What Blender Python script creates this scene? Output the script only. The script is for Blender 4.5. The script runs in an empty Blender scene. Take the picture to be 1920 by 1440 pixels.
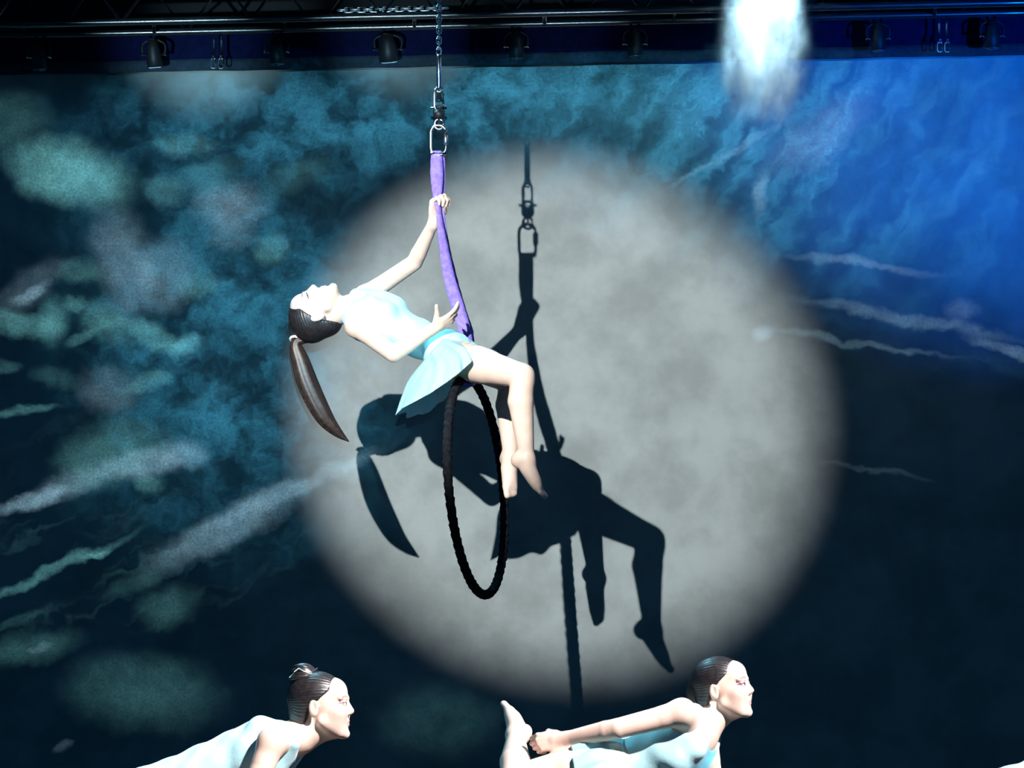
import bpy, math, random
import numpy as np
from mathutils import Vector, Matrix

random.seed(7)
scene = bpy.context.scene
COL = scene.collection
PI = math.pi

# ------------------------------------------------------------------ camera
F = 5160.0            # focal length in pixels of the 1920 x 1440 frame
HY = 1250.0           # pixel row of the eye level
CZ = 1.35             # eye height above the stage floor
WALL = 13.7           # distance of the painted backdrop cloth

def P(px, py, d):
    """point seen at pixel (px, py), d metres in front of the camera"""
    return np.array([(px - 960.0) / F * d, d, CZ + (HY - py) / F * d])

cam = bpy.data.cameras.new('camera')
cam.sensor_fit = 'HORIZONTAL'
cam.sensor_width = 36.0
cam.lens = F / 1920.0 * 36.0
cam.shift_y = (HY - 720.0) / 1920.0
cam.clip_end = 200
camo = bpy.data.objects.new('camera', cam)
camo.location = (0, 0, CZ)
camo.rotation_euler = (PI / 2, 0, 0)
COL.objects.link(camo)
scene.camera = camo

# ------------------------------------------------------------------ view / world
scene.view_settings.view_transform = 'Standard'
scene.view_settings.look = 'None'
scene.view_settings.exposure = 0.0
scene.view_settings.gamma = 1.0
scene.view_settings.use_curve_mapping = False
scene.cycles.use_denoising = True
scene.cycles.volume_step_rate = 1.0
w = bpy.data.worlds.new('dark_hall')
scene.world = w
w.use_nodes = True
w.node_tree.nodes['Background'].inputs[0].default_value = (0.0002, 0.048, 0.128, 1)
w.node_tree.nodes['Background'].inputs[1].default_value = 1.0

# ------------------------------------------------------------------ lights
def aim(o, target):
    d = Vector(target) - o.location
    o.rotation_euler = d.to_track_quat('-Z', 'Y').to_euler()

def spot(name, loc, target, watts, deg, blend, color, radius=0.03):
    l = bpy.data.lights.new(name, 'SPOT')
    l.energy = watts
    l.spot_size = math.radians(deg)
    l.spot_blend = blend
    l.color = color
    l.shadow_soft_size = radius
    o = bpy.data.objects.new(name, l)
    o.location = loc
    COL.objects.link(o)
    aim(o, target)
    return o

FOLLOW = Vector((-1.874, 5.5, CZ + 3.006))
spot('follow_spot', FOLLOW, P(1030, 768, WALL), 3900, 18.5, 0.55, (0.95, 1.0, 0.99), 0.022)
# stage wash on the three floor dancers, from high front right
spot('floor_wash_a', (3.2, 5.6, 6.2), P(540, 1480, 9.7), 7600, 12, 0.4, (1.0, 0.93, 0.93), 0.12)
spot('floor_wash_b', (4.6, 5.8, 6.0), P(1200, 1480, 10.1), 7600, 12, 0.4, (1.0, 0.93, 0.93), 0.12)
spot('floor_wash_c', (6.2, 5.6, 6.2), P(2150, 1450, 9.7), 7600, 12, 0.4, (1.0, 0.95, 0.95), 0.12)
# saturated blue wash on the right-hand top of the backdrop
spot('blue_wash', (4.9, 6.0, 2.3), P(1900, 90, WALL), 4000, 24, 1.0, (0.0, 0.15, 1.0), 0.1)
# low front lights, added to brighten truss tubes and cloth below the valance
spot('added_truss_glint_a', (-2.6, 5.8, 2.1), P(310, 74, 12.9), 2300, 6.8, 1.0, (.50, .86, 1.0), .04)
spot('added_truss_glint_b', (-0.95, 5.8, 2.1), P(730, 66, 12.9), 1800, 6.0, 1.0, (.50, .86, 1.0), .04)
spot('added_truss_glint_c', (0.5, 5.8, 2.1), P(1060, 24, 12.9), 900, 5.0, 1.0, (.45, .75, 1.0), .04)
# cool back light from above on the floor dancers
spot('floor_back_light', (-1.5, 12.6, 6.0), P(900, 1440, 9.9), 900, 50, 0.6, (0.25, 0.75, 1.0), 0.1)

# ------------------------------------------------------------------ projector (picture thrown onto the backdrop)
PZ = CZ + 0.35
proj = bpy.data.lights.new('projector', 'SPOT')
proj.energy = 8300
proj.spot_size = math.radians(44)
proj.spot_blend = 0.05
proj.shadow_soft_size = 0.0
projo = bpy.data.objects.new('projector', proj)
projo.location = (0, 0, PZ)
projo.rotation_euler = (PI / 2, 0, 0)
COL.objects.link(projo)

class NT:
    """small helper for building node trees"""
    def __init__(self, tree):
        self.t = tree; self.n = tree.nodes; self.l = tree.links
    def node(self, typ, **kw):
        n = self.n.new(typ)
        for k, v in kw.items():
            setattr(n, k, v)
        return n
    def put(self, sock, v):
        if isinstance(v, bpy.types.NodeSocket):
            self.l.new(v, sock)
        elif v is not None:
            sock.default_value = v
    def math(self, op, a, b=None, c=None, clamp=False):
        n = self.node('ShaderNodeMath', operation=op, use_clamp=clamp)
        self.put(n.inputs[0], a)
        if b is not None: self.put(n.inputs[1], b)
        if c is not None: self.put(n.inputs[2], c)
        return n.outputs[0]
    def vmath(self, op, a, b=None):
        n = self.node('ShaderNodeVectorMath', operation=op)
        self.put(n.inputs[0], a)
        if b is not None: self.put(n.inputs[1], b)
        return n.outputs[0]
    def scale(self, a, s):
        n = self.node('ShaderNodeVectorMath', operation='SCALE')
        self.put(n.inputs[0], a); self.put(n.inputs['Scale'], s)
        return n.outputs[0]
    def noise(self, vec, sc, detail=3.0, rough=0.55, col=False):
        n = self.node('ShaderNodeTexNoise')
        if vec is not None: self.put(n.inputs['Vector'], vec)
        n.inputs['Scale'].default_value = sc
        n.inputs['Detail'].default_value = detail
        n.inputs['Roughness'].default_value = rough
        return n.outputs['Color'] if col else n.outputs[0]
    def remap(self, v, a, b, c=0.0, d=1.0, smooth=True):
        n = self.node('ShaderNodeMapRange', interpolation_type='SMOOTHSTEP' if smooth else 'LINEAR')
        self.put(n.inputs[0], v)
        for i, x in enumerate((a, b, c, d)): self.put(n.inputs[1 + i], x)
        return n.outputs[0]
    def mapping(self, vec, loc, rot, sc):
        n = self.node('ShaderNodeMapping', vector_type='TEXTURE')
        self.put(n.inputs[0], vec)
        n.inputs['Location'].default_value = loc
        n.inputs['Rotation'].default_value = rot
        n.inputs['Scale'].default_value = sc
        return n.outputs[0]
    def blob(self, vec, px, py, rx, ry, ang, inten, hard=0.75):
        m = self.mapping(vec, (px / 100, py / 100, 0), (0, 0, math.radians(ang)), (rx / 100, ry / 100, 1))
        g = self.node('ShaderNodeTexGradient', gradient_type='SPHERICAL')
        self.l.new(m, g.inputs[0])
        return self.remap(g.outputs['Fac'], 0.0, hard, 0.0, inten)
    def sum(self, items):
        acc = items[0]
        for x in items[1:]:
            acc = self.math('ADD', acc, x)
        return acc

proj.use_nodes = True
T = NT(proj.node_tree)
em = [n for n in T.n if n.type == 'EMISSION'][0]
tc = T.node('ShaderNodeTexCoord')
sep = T.node('ShaderNodeSeparateXYZ')
T.l.new(tc.outputs['Normal'], sep.inputs[0])
u = T.math('DIVIDE', sep.outputs[0], sep.outputs[2])
v = T.math('DIVIDE', sep.outputs[1], sep.outputs[2])
# picture coordinates in hundreds of pixels of the frame, laid on the flat cloth
gx = T.math('MULTIPLY_ADD', u, -F / 100, 9.6)
gy = T.math('MULTIPLY_ADD', v, F / 100, (HY - (PZ - CZ) / WALL * F) / 100)
cmb = T.node('ShaderNodeCombineXYZ')
T.l.new(gx, cmb.inputs[0]); T.l.new(gy, cmb.inputs[1])
vec0 = cmb.outputs[0]
w1 = T.vmath('SUBTRACT', T.noise(vec0, 1.6, 2.0, 0.5, True), (0.5, 0.5, 0.5))
w2 = T.vmath('SUBTRACT', T.noise(vec0, 6.0, 2.0, 0.6, True), (0.5, 0.5, 0.5))
vec = T.vmath('ADD', T.vmath('ADD', vec0, T.scale(w1, 0.8)), T.scale(w2, 0.22))
vecb = T.vmath('ADD', T.vmath('ADD', vec0, T.scale(w1, 0.38)), T.scale(w2, 0.12))
# fine grain of the picture
grain = T.remap(T.noise(vec0, 22.0, 3.0, 0.7), 0.3, 0.72, 0.72, 1.3)
# slanting streaks lower left, flat streaks right
st_l = T.mapping(vec, (0, 0, 0), (0, 0, math.radians(-26)), (3.2, 0.34, 1))
streak_l = T.remap(T.noise(st_l, 1.0, 3.0, 0.6), 0.52, 0.78, 0.0, 1.0)
st_r = T.mapping(vec, (0, 0, 0), (0, 0, math.radians(9)), (3.0, 0.4, 1))
streak_r = T.remap(T.noise(st_r, 1.0, 3.0, 0.6), 0.48, 0.78, 0.0, 1.0)
st_t = T.mapping(vec, (0, 0, 0), (0, 0, math.radians(-55)), (2.4, 0.55, 1))
streak_t = T.remap(T.noise(st_t, 0.9, 3.0, 0.6), 0.38, 0.72, 0.0, 1.0)
cloud = T.remap(T.noise(vec, 0.95, 4.0, 0.62), 0.36, 0.72, 0.0, 1.0)
cloud2 = T.remap(T.noise(vec0, 2.4, 4.0, 0.62), 0.32, 0.7, 0.0, 1.0)

B = T.blob
teal = [B(vecb, *b) for b in [
    (133, 325, 150, 78, 14, 1.3), (17, 231, 110, 75, 0, .22), (346, 272, 75, 32, 0, .40), (310, 356, 52, 42, 20, .38),
    (150, 508, 62, 34, 0, .42), (140, 568, 30, 20, 0, .62), (33, 606, 110, 30, 6, .62), (100, 598, 38, 58, 0, .42),
    (154, 631, 48, 15, -25, .5), (292, 631, 90, 30, 25, .62), (350, 640, 42, 26, 0, .5), (270, 718, 68, 22, -12, .48),
    (104, 706, 62, 26, 8, .2), (6, 687, 40, 18, 0, .3), (47, 769, 85, 12, -8, .42), (208, 850, 140, 80, -15, .5),
    (281, 909, 40, 24, 0, .5), (109, 1067, 210, 15, -24, .55), (180, 1041, 44, 9, -24, .6), (264, 1090, 105, 22, -25, .16),
    (314, 1138, 78, 50, -8, .26), (55, 1218, 130, 42, -12, .28), (269, 1298, 185, 92, 4, .24), (217, 620, 60, 40, 30, .3),
    (820, 1350, 150, 90, 0, .1), (371, 531, 52, 44, 0, .45), (510, 470, 46, 38, 0, .5), 
    (190, 592, 60, 44, 0, .4), (390, 330, 90, 40, -20, .2), (560, 330, 90, 40, -20, .22), (30, 1170, 90, 12, -20, .12)]]
lil = [B(vecb, *b) for b in [
    (433, 385, 88, 58, 0, .62), (433, 440, 62, 42, 0, .3), (233, 490, 72, 135, -14, .52), (308, 514, 76, 92, 10, .42),
    (54, 540, 110, 42, -35, .22), (58, 549, 52, 16, -25, .55), (204, 731, 74, 60, 10, .36), (258, 872, 95, 40, -8, .75),
    (61, 935, 100, 22, -18, .78), (142, 902, 110, 32, -20, .5), (342, 852, 60, 42, 0, .62), (425, 990, 215, 46, -28, .6),
    (560, 912, 230, 22, -24, .5), (1532, 256, 150, 60, -38, .36), (1365, 289, 190, 10, -30, .3), (1617, 495, 190, 13, 8, .36),
    (1700, 597, 270, 17, 11, .34), (1890, 655, 110, 14, 15, .34), (1600, 643, 240, 10, 8, .26), (1802, 585, 40, 30, 0, .2),
    (1618, 878, 170, 8, 9, .09), (1430, 624, 34, 20, 10, .5), (1425, 362, 20, 62, 12, .5), (75, 1216, 36, 14, -10, .3),
    (1440, 190, 70, 50, 0, .5), (118, 1400, 26, 12, -30, .2)]]
mid_l = T.sum([B(vec, 420, 330, 460, 300, 0, .50, .8), B(vec, 460, 660, 440, 330, 0, .80, .8), B(vec, 620, 200, 480, 170, 0, .60, .8),
               B(vec, 1020, 200, 480, 190, 0, .95, .8), B(vec, 430, 900, 400, 220, 0, .3, .8)])
low_l = B(vec, 260, 1010, 620, 330, -24, .13, .6)
top_r = T.sum([B(vec, 1330, 230, 460, 320, 0, .85, .8), B(vec, 1640, 300, 520, 380, 0, .5, .8)])
low_r = B(vec, 1720, 620, 420, 190, 8, .075, .7)

f_teal = T.math('ADD', T.math('ADD', T.math('MULTIPLY', T.sum(teal), T.math('ADD', T.math('MULTIPLY', cloud2, .55), .9)), T.math('MULTIPLY', low_l, streak_l)),
                T.math('ADD', T.math('MULTIPLY', low_r, streak_r), 0.004))
f_lil = T.math('MULTIPLY', T.sum(lil), T.math('ADD', T.math('MULTIPLY', cloud2, .55), .95))
specks = T.math('MULTIPLY', T.remap(T.noise(vec0, 26.0, 2.0, 0.6), 0.70, 0.78, 0.0, 0.5), T.math('ADD', T.math('MULTIPLY', streak_l, .8), .12))
f_lil = T.math('ADD', f_lil, specks)
f_blue = T.math('ADD', T.math('MULTIPLY', mid_l, T.math('ADD', cloud, 0.12)), T.math('MULTIPLY', top_r, T.math('ADD', streak_t, 0.25)))

def tint(val, rgb):
    return T.scale(rgb, val)
csum = T.vmath('ADD', T.vmath('ADD', T.scale((0.19, 0.55, 0.57), f_teal), T.scale((0.35, 0.56, 0.70), f_lil)),
               T.scale((0.08, 0.48, 0.76), f_blue))
csum = T.scale(csum, T.math('MULTIPLY', grain, T.remap(gy, 0.88, 1.06, 0.0, 1.0)))   # picture ends behind the valance
T.l.new(csum, em.inputs[0])
em.inputs[1].default_value = 1.0
PROJ_T = T

# ------------------------------------------------------------------ materials
def mat(name, color, rough=0.6, metal=0.0, spec=0.5, noise=None, bump=None, emit=None, attr=None, sheen=0.0, trans=0.0):
    m = bpy.data.materials.new(name)
    m.use_nodes = True
    t = NT(m.node_tree)
    b = m.node_tree.nodes['Principled BSDF']
    b.inputs['Base Color'].default_value = (*color, 1)
    b.inputs['Roughness'].default_value = rough
    b.inputs['Metallic'].default_value = metal
    b.inputs['Specular IOR Level'].default_value = spec
    if sheen:
        b.inputs['Sheen Weight'].default_value = sheen
    co = t.node('ShaderNodeTexCoord').outputs['Object']
    base = None
    if attr:
        a = t.node('ShaderNodeAttribute', attribute_name=attr)
        base = a.outputs['Color']
    if noise:
        sc, lo, hi = noise
        f = t.remap(t.noise(co, sc, 4.0, 0.6), 0.3, 0.7, lo, hi)
        if base is None:
            rgb = t.node('ShaderNodeRGB'); rgb.outputs[0].default_value = (*color, 1)
            base = rgb.outputs[0]
        base = t.scale(base, f)
    if base is not None:
        t.l.new(base, b.inputs['Base Color'])
    if bump:
        sc, st, dist = bump
        bn = t.node('ShaderNodeBump')
        bn.inputs['Strength'].default_value = st
        bn.inputs['Distance'].default_value = dist
        t.l.new(t.noise(co, sc, 3.0, 0.6), bn.inputs['Height'])
        t.l.new(bn.outputs[0], b.inputs['Normal'])
    if emit:
        b.inputs['Emission Color'].default_value = (*emit[0], 1)
        b.inputs['Emission Strength'].default_value = emit[1]
    if trans:
        tr = t.node('ShaderNodeBsdfTranslucent')
        tr.inputs[0].default_value = (*color, 1)
        mx = t.node('ShaderNodeMixShader'); mx.inputs[0].default_value = trans
        out = [n for n in m.node_tree.nodes if n.type == 'OUTPUT_MATERIAL'][0]
        t.l.new(b.outputs[0], mx.inputs[1]); t.l.new(tr.outputs[0], mx.inputs[2]); t.l.new(mx.outputs[0], out.inputs[0])
    return m

M = {}
M['cloth_wall'] = mat('backdrop_cloth', (0.30, 0.33, 0.33), 0.9, spec=0.1, noise=(3.4, 0.80, 1.14), bump=(26, 0.25, 0.01))
M['black_cloth'] = mat('black_velour', (0.003, 0.005, 0.030), 0.95, spec=0.05, noise=(30, 0.8, 1.2))
M['black_sheer'] = mat('dark_sheer_hem', (0.022, 0.034, 0.050), 0.95, spec=0.05, noise=(40, 0.8, 1.2))
M['floor'] = mat('stage_floor', (0.006, 0.010, 0.014), 0.95, spec=0.03, noise=(3, 0.8, 1.2))
M['dark'] = mat('dark_plaster', (0.003, 0.004, 0.006), 0.9, noise=(3, 0.8, 1.2))
M['alu'] = mat('truss_black', (0.014, 0.016, 0.022), 0.24, spec=1.0, noise=(20, 0.7, 1.2))
M['steel'] = mat('polished_steel', (0.75, 0.76, 0.78), 0.22, metal=1.0)
M['chain'] = mat('chain_steel', (0.55, 0.58, 0.64), 0.3, metal=0.9)
M['blackmetal'] = mat('black_metal', (0.008, 0.009, 0.012), 0.5, spec=0.3)
M['tape'] = mat('black_grip_tape', (0.012, 0.013, 0.016), 0.95, spec=0.03, noise=(60, 0.6, 1.4))
M['purple'] = mat('purple_webbing', (0.26, 0.18, 0.72), 0.7, noise=(55, 0.72, 1.2), bump=(180, 0.4, 0.003))
M['skin'] = mat('skin', (0.8, 0.58, 0.48), 0.5, spec=0.35, attr='tone', noise=(25, 0.95, 1.04))
M['dress'] = mat('aqua_dress', (0.50, 0.83, 0.88), 0.6, spec=0.3, attr='tone', noise=(9, 0.9, 1.06), bump=(22, 0.3, 0.006), sheen=0.2)
M['skirt'] = mat('aqua_chiffon', (0.50, 0.83, 0.88), 0.6, spec=0.3, noise=(9, 0.92, 1.06), sheen=0.2, trans=0.22)
M['trim'] = mat('deep_aqua_satin', (0.10, 0.50, 0.66), 0.45, noise=(12, 0.85, 1.1))
M['hair'] = mat('dark_brown_hair', (0.016, 0.013, 0.014), 0.42, spec=0.6, noise=(70, 0.6, 1.6))
M['pony'] = mat('brown_ponytail', (0.036, 0.022, 0.017), 0.45, spec=0.5, noise=(60, 0.6, 1.6))
M['white'] = mat('white_band', (0.8, 0.8, 0.8), 0.6, noise=(40, 0.9, 1.05))
M['lens'] = mat('lamp_lens', (0.5, 0.6, 0.7), 0.1, spec=0.6, noise=(40, 0.9, 1.05))

# ------------------------------------------------------------------ object helpers
def tag(o, label=None, cat=None, group=None, kind=None):
    if label: o['label'] = label
    if cat: o['category'] = cat
    if group: o['group'] = group
    if kind: o['kind'] = kind
    return o

def empty(name, loc=(0, 0, 0)):
    o = bpy.data.objects.new(name, None)
    o.empty_display_size = 0.1
    o.location = Vector([float(x) for x in loc])
    COL.objects.link(o)
    return o

def mesh_obj(name, verts, faces, m, parent=None, smooth=True, origin=None):
    """link one mesh object; vertices are world coordinates"""
    verts = np.asarray(verts, dtype=np.float64)
    if origin is None:
        origin = np.zeros(3) if parent is None else np.array(parent_world(parent))
    else:
        origin = np.asarray(origin, dtype=np.float64)
    me = bpy.data.meshes.new(name)
    me.from_pydata((verts - origin).tolist(), [], faces if isinstance(faces, list) else faces.tolist())
    me.materials.append(m)
    if smooth:
        me.shade_smooth()
    me.update()
    o = bpy.data.objects.new(name, me)
    COL.objects.link(o)
    if parent is not None:
        o.parent = parent
        o.location = Vector(origin - np.array(parent_world(parent)))
    else:
        o.location = Vector(origin)
    return o

def parent_world(p):
    v = Vector(p.location)
    while p.parent is not None:
        p = p.parent
        v = v + Vector(p.location)
    return v

def nrm(v):
    v = np.asarray(v, dtype=np.float64)
    return v / (np.linalg.norm(v) + 1e-12)

def perp(d, hint=(0, 0, 1)):
    d = nrm(d)
    h = np.asarray(hint, dtype=np.float64)
    if abs(np.dot(d, nrm(h))) > 0.97:
        h = np.array([1.0, 0.0, 0.0])
    a = nrm(np.cross(d, h))
    return a, nrm(np.cross(a, d))

class MB:
    """collects shapes of one part"""
    def __init__(self): self.v = []; self.f = []
    def add(self, v, f):
        o = len(self.v)
        self.v.extend([tuple(map(float, x)) for x in v])
        self.f.extend([tuple(i + o for i in q) for q in f])
        return self
    def tube(self, path, radii, n=12, cap=True, closed=False, hint=(0, 0, 1), ripple=None):
        path = [np.asarray(p, dtype=np.float64) for p in path]
        if np.isscalar(radii): radii = [radii] * len(path)
        V = []; m = len(path)
        a = None
        for i, p in enumerate(path):
            if closed:
                d = nrm(path[(i + 1) % m] - path[i - 1])
            else:
                d = nrm(path[min(i + 1, m - 1)] - path[max(i - 1, 0)])
            if a is None:
                a, b = perp(d, hint)
            else:
                a = nrm(a - d * np.dot(a, d)); b = nrm(np.cross(d, a))
            for k in range(n):
                t = 2 * PI * k / n
                r = radii[i] * (ripple(i, t) if ripple else 1.0)
                V.append(p + (a * math.cos(t) + b * math.sin(t)) * r)
        Fc = []
        for i in range(m if closed else m - 1):
            j = (i + 1) % m
            for k in range(n):
                k2 = (k + 1) % n
                Fc.append((i * n + k, i * n + k2, j * n + k2, j * n + k))
        if cap and not closed:
            Fc.append(tuple(range(n - 1, -1, -1)))
            Fc.append(tuple((m - 1) * n + k for k in range(n)))
        return self.add(V, Fc)
    def box(self, c, ax, ay, az):
        c = np.asarray(c, dtype=np.float64)
        ax, ay, az = map(lambda q: np.asarray(q, dtype=np.float64), (ax, ay, az))
        V = [c + sx * ax + sy * ay + sz * az for sz in (-1, 1) for sy in (-1, 1) for sx in (-1, 1)]
        return self.add(V, [(0, 2, 3, 1), (4, 5, 7, 6), (0, 1, 5, 4), (2, 6, 7, 3), (0, 4, 6, 2), (1, 3, 7, 5)])
    def build(self, name, m, parent=None, smooth=True, origin=None):
        return mesh_obj(name, self.v, self.f, m, parent, smooth, origin)

def catmull(pts, n, closed=False):
    pts = [np.asarray(p, dtype=np.float64) for p in pts]
    out = []
    m = len(pts)
    segs = m if closed else m - 1
    for i in range(segs):
        if closed:
            p0, p1, p2, p3 = pts[(i - 1) % m], pts[i], pts[(i + 1) % m], pts[(i + 2) % m]
        else:
            p0, p1, p2, p3 = pts[max(i - 1, 0)], pts[i], pts[i + 1], pts[min(i + 2, m - 1)]
        for k in range(n):
            t = k / n
            out.append(0.5 * ((2 * p1) + (p2 - p0) * t + (2 * p0 - 5 * p1 + 4 * p2 - p3) * t * t + (3 * p1 - p0 - 3 * p2 + p3) * t ** 3))
    if not closed: out.append(pts[-1])
    return out

# ------------------------------------------------------------------ setting
def sheet(name, x0, x1, z0, z1, y, nx, nz, disp, thick, m, parent=None, slope=0.0):
    V = []; Fc = []
    for s in (0, 1):
        for j in range(nz + 1):
            for i in range(nx + 1):
                x = x0 + (x1 - x0) * i / nx
                zz0 = z0 + slope * x
                zz1 = z1 + slope * x
                z = zz0 + (zz1 - zz0) * j / nz
                V.append((x, y + disp(x, z) + s * thick, z))
    N = (nx + 1) * (nz + 1)
    for j in range(nz):
        for i in range(nx):
            a = j * (nx + 1) + i
            Fc.append((a, a + 1, a + nx + 2, a + nx + 1))
            Fc.append((N + a, N + a + nx + 1, N + a + nx + 2, N + a + 1))
    for i in range(nx):
        a = i; Fc.append((a, N + a, N + a + 1, a + 1))
        a = nz * (nx + 1) + i; Fc.append((a, a + 1, N + a + 1, N + a))
    for j in range(nz):
        a = j * (nx + 1); Fc.append((a, a + nx + 1, N + a + nx + 1, N + a))
        a = j * (nx + 1) + nx; Fc.append((a, N + a, N + a + nx + 1, a + nx + 1))
    return mesh_obj(name, V, Fc, m, parent, True)

fl = MB().box((0, 7.0, -0.05), (7.5, 0, 0), (0, 7.5, 0), (0, 0, 0.05)).build('floor', M['floor'], None, False)
tag(fl, 'dark stage floor under the dancers', kind='structure')
wb = MB().box((0, 14.35, 3.5), (7.5, 0, 0), (0, 0.1, 0), (0, 0, 3.5)).build('wall_back', M['dark'], None, False)
tag(wb, 'dark back wall of the stage behind the backdrop', kind='structure')
ce = MB().box((0, 7.0, 7.1), (7.5, 0, 0), (0, 7.5, 0), (0, 0, 0.1)).build('ceiling', M['dark'], None, False)
tag(ce, 'dark ceiling above the stage', kind='structure')

def folds(x, z):
    return (0.010 * math.sin(1.9 * x + 0.9 * z) + 0.006 * math.sin(4.3 * x - 2.1 * z + 1.0)
            + 0.005 * math.sin(3.1 * x + 5.3 * z + 2.0))
bd = sheet('backdrop', -4.6, 4.6, 0.02, 4.52, WALL, 160, 90, folds, 0.01, M['cloth_wall'])
tag(bd, 'wide grey backdrop cloth with blue-green clouds projected on it', 'backdrop')

# ------------------------------------------------------------------ signed-distance body modelling
class Field:
    def __init__(self, lo, hi, h):
        self.lo = np.asarray(lo, dtype=np.float64); self.h = h
        self.n = np.ceil((np.asarray(hi) - self.lo) / h).astype(int) + 1
        self.D = np.full(self.n, 0.5, dtype=np.float32)
    def _box(self, lo, hi):
        i0 = np.clip(np.floor((lo - self.lo) / self.h).astype(int), 0, self.n)
        i1 = np.clip(np.ceil((hi - self.lo) / self.h).astype(int) + 1, 0, self.n)
        sl = tuple(slice(a, b) for a, b in zip(i0, i1))
        g = [(self.lo[k] + np.arange(i0[k], i1[k]) * self.h).astype(np.float32) for k in range(3)]
        return sl, g[0][:, None, None], g[1][None, :, None], g[2][None, None, :]
    def _mix(self, sl, d, k, op):
        a = self.D[sl]
        if a.size == 0: return
        if op == 'add':
            hh = np.maximum(k - np.abs(a - d), 0) / k
            self.D[sl] = np.minimum(a, d) - hh * hh * k * 0.25
        elif op == 'sub':
            d = -d
            hh = np.maximum(k - np.abs(a - d), 0) / k
            self.D[sl] = np.maximum(a, d) + hh * hh * k * 0.25
    def cone(self, a, b, ra, rb, k=0.015, op='add'):
        a = np.asarray(a, dtype=np.float64); b = np.asarray(b, dtype=np.float64)
        m = max(ra, rb) + k + 0.012
        sl, x, y, z = self._box(np.minimum(a, b) - m, np.maximum(a, b) + m)
        ab = b - a; L2 = float(np.dot(ab, ab)) + 1e-12
        px, py, pz = x - a[0], y - a[1], z - a[2]
        t = np.clip((px * ab[0] + py * ab[1] + pz * ab[2]) / L2, 0, 1)
        d = np.sqrt((px - t * ab[0]) ** 2 + (py - t * ab[1]) ** 2 + (pz - t * ab[2]) ** 2) - (ra + (rb - ra) * t)
        self._mix(sl, d.astype(np.float32), k, op)
    def ell(self, c, r, R=np.eye(3), k=0.015, op='add'):
        c = np.asarray(c, dtype=np.float64); r = np.asarray(r, dtype=np.float64)
        ext = np.sqrt(((R * r[:, None]) ** 2).sum(0)) + k + 0.012
        sl, x, y, z = self._box(c - ext, c + ext)
        px, py, pz = x - c[0], y - c[1], z - c[2]
        q = [(R[i, 0] * px + R[i, 1] * py + R[i, 2] * pz) for i in range(3)]
        k0 = np.sqrt(sum((q[i] / r[i]) ** 2 for i in range(3)))
        k1 = np.sqrt(sum((q[i] / r[i] ** 2) ** 2 for i in range(3))) + 1e-6
        d = np.where(k0 < 1e-4, -r.min(), k0 * (k0 - 1) / k1)
        self._mix(sl, d.astype(np.float32), k, op)
    def cut(self, fn, lo, hi, k=0.004):
        """keep only where fn(x, y, z) < 0"""
        sl, x, y, z = self._box(np.asarray(lo), np.asarray(hi))
        d = fn(x, y, z).astype(np.float32) + np.zeros(self.D[sl].shape, np.float32)
        self._mix(sl, -d, k, 'sub')
    def mesh(self, relax=1):
        D = self.D; h = self.h
        D[0] = D[-1] = 0.5; D[:, 0] = D[:, -1] = 0.5; D[:, :, 0] = D[:, :, -1] = 0.5
        S = D < 0
        c = [S[i:S.shape[0] - 1 + i, j:S.shape[1] - 1 + j, k:S.shape[2] - 1 + k] for i in (0, 1) for j in (0, 1) for k in (0, 1)]
        any_ = np.logical_or.reduce(c); all_ = np.logical_and.reduce(c)
        act = np.argwhere(any_ & ~all_)
        idx = np.full(any_.shape, -1, dtype=np.int64)
        idx[act[:, 0], act[:, 1], act[:, 2]] = np.arange(len(act))
        corner = [(i, j, k) for i in (0, 1) for j in (0, 1) for k in (0, 1)]
        val = {q: D[act[:, 0] + q[0], act[:, 1] + q[1], act[:, 2] + q[2]].astype(np.float64) for q in corner}
        acc = np.zeros((len(act), 3)); cnt = np.zeros(len(act))
        for q in corner:
            for ax in range(3):
                if q[ax] == 0:
                    q2 = list(q); q2[ax] = 1; q2 = tuple(q2)
                    v0, v1 = val[q], val[q2]
                    ok = (v0 < 0) != (v1 < 0)
                    t = np.where(ok, v0 / np.where(np.abs(v0 - v1) < 1e-12, 1e-12, v0 - v1), 0)
                    p = np.tile(np.array(q, dtype=np.float64), (len(act), 1))
                    p[:, ax] = t
                    acc[ok] += p[ok]; cnt[ok] += 1
        V = (act + acc / cnt[:, None]) * h + self.lo
        quads = []
        for ax in range(3):
            a1, a2 = (ax + 1) % 3, (ax + 2) % 3
            s0 = [slice(None)] * 3; s1 = [slice(None)] * 3
            s0[ax] = slice(0, -1); s1[ax] = slice(1, None)
            A = S[tuple(s0)]; Bq = S[tuple(s1)]
            e = np.argwhere(A != Bq)
            e = e[(e[:, a1] > 0) & (e[:, a2] > 0) & (e[:, a1] < self.n[a1] - 1) & (e[:, a2] < self.n[a2] - 1)]
            inside = A[e[:, 0], e[:, 1], e[:, 2]]
            def cell(d1, d2):
                q = e.copy(); q[:, a1] -= d1; q[:, a2] -= d2
                return idx[q[:, 0], q[:, 1], q[:, 2]]
            q = np.stack([cell(1, 1), cell(0, 1), cell(0, 0), cell(1, 0)], 1)
            q[~inside] = q[~inside][:, ::-1]
            quads.append(q)
        Q = np.concatenate(quads)
        for _ in range(relax):
            s = np.zeros_like(V); n = np.zeros(len(V))
            for a, b in ((0, 1), (1, 2), (2, 3), (3, 0)):
                np.add.at(s, Q[:, a], V[Q[:, b]]); np.add.at(n, Q[:, a], 1)
                np.add.at(s, Q[:, b], V[Q[:, a]]); np.add.at(n, Q[:, b], 1)
            V = V * 0.5 + 0.5 * s / n[:, None]
        return V, Q

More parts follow.
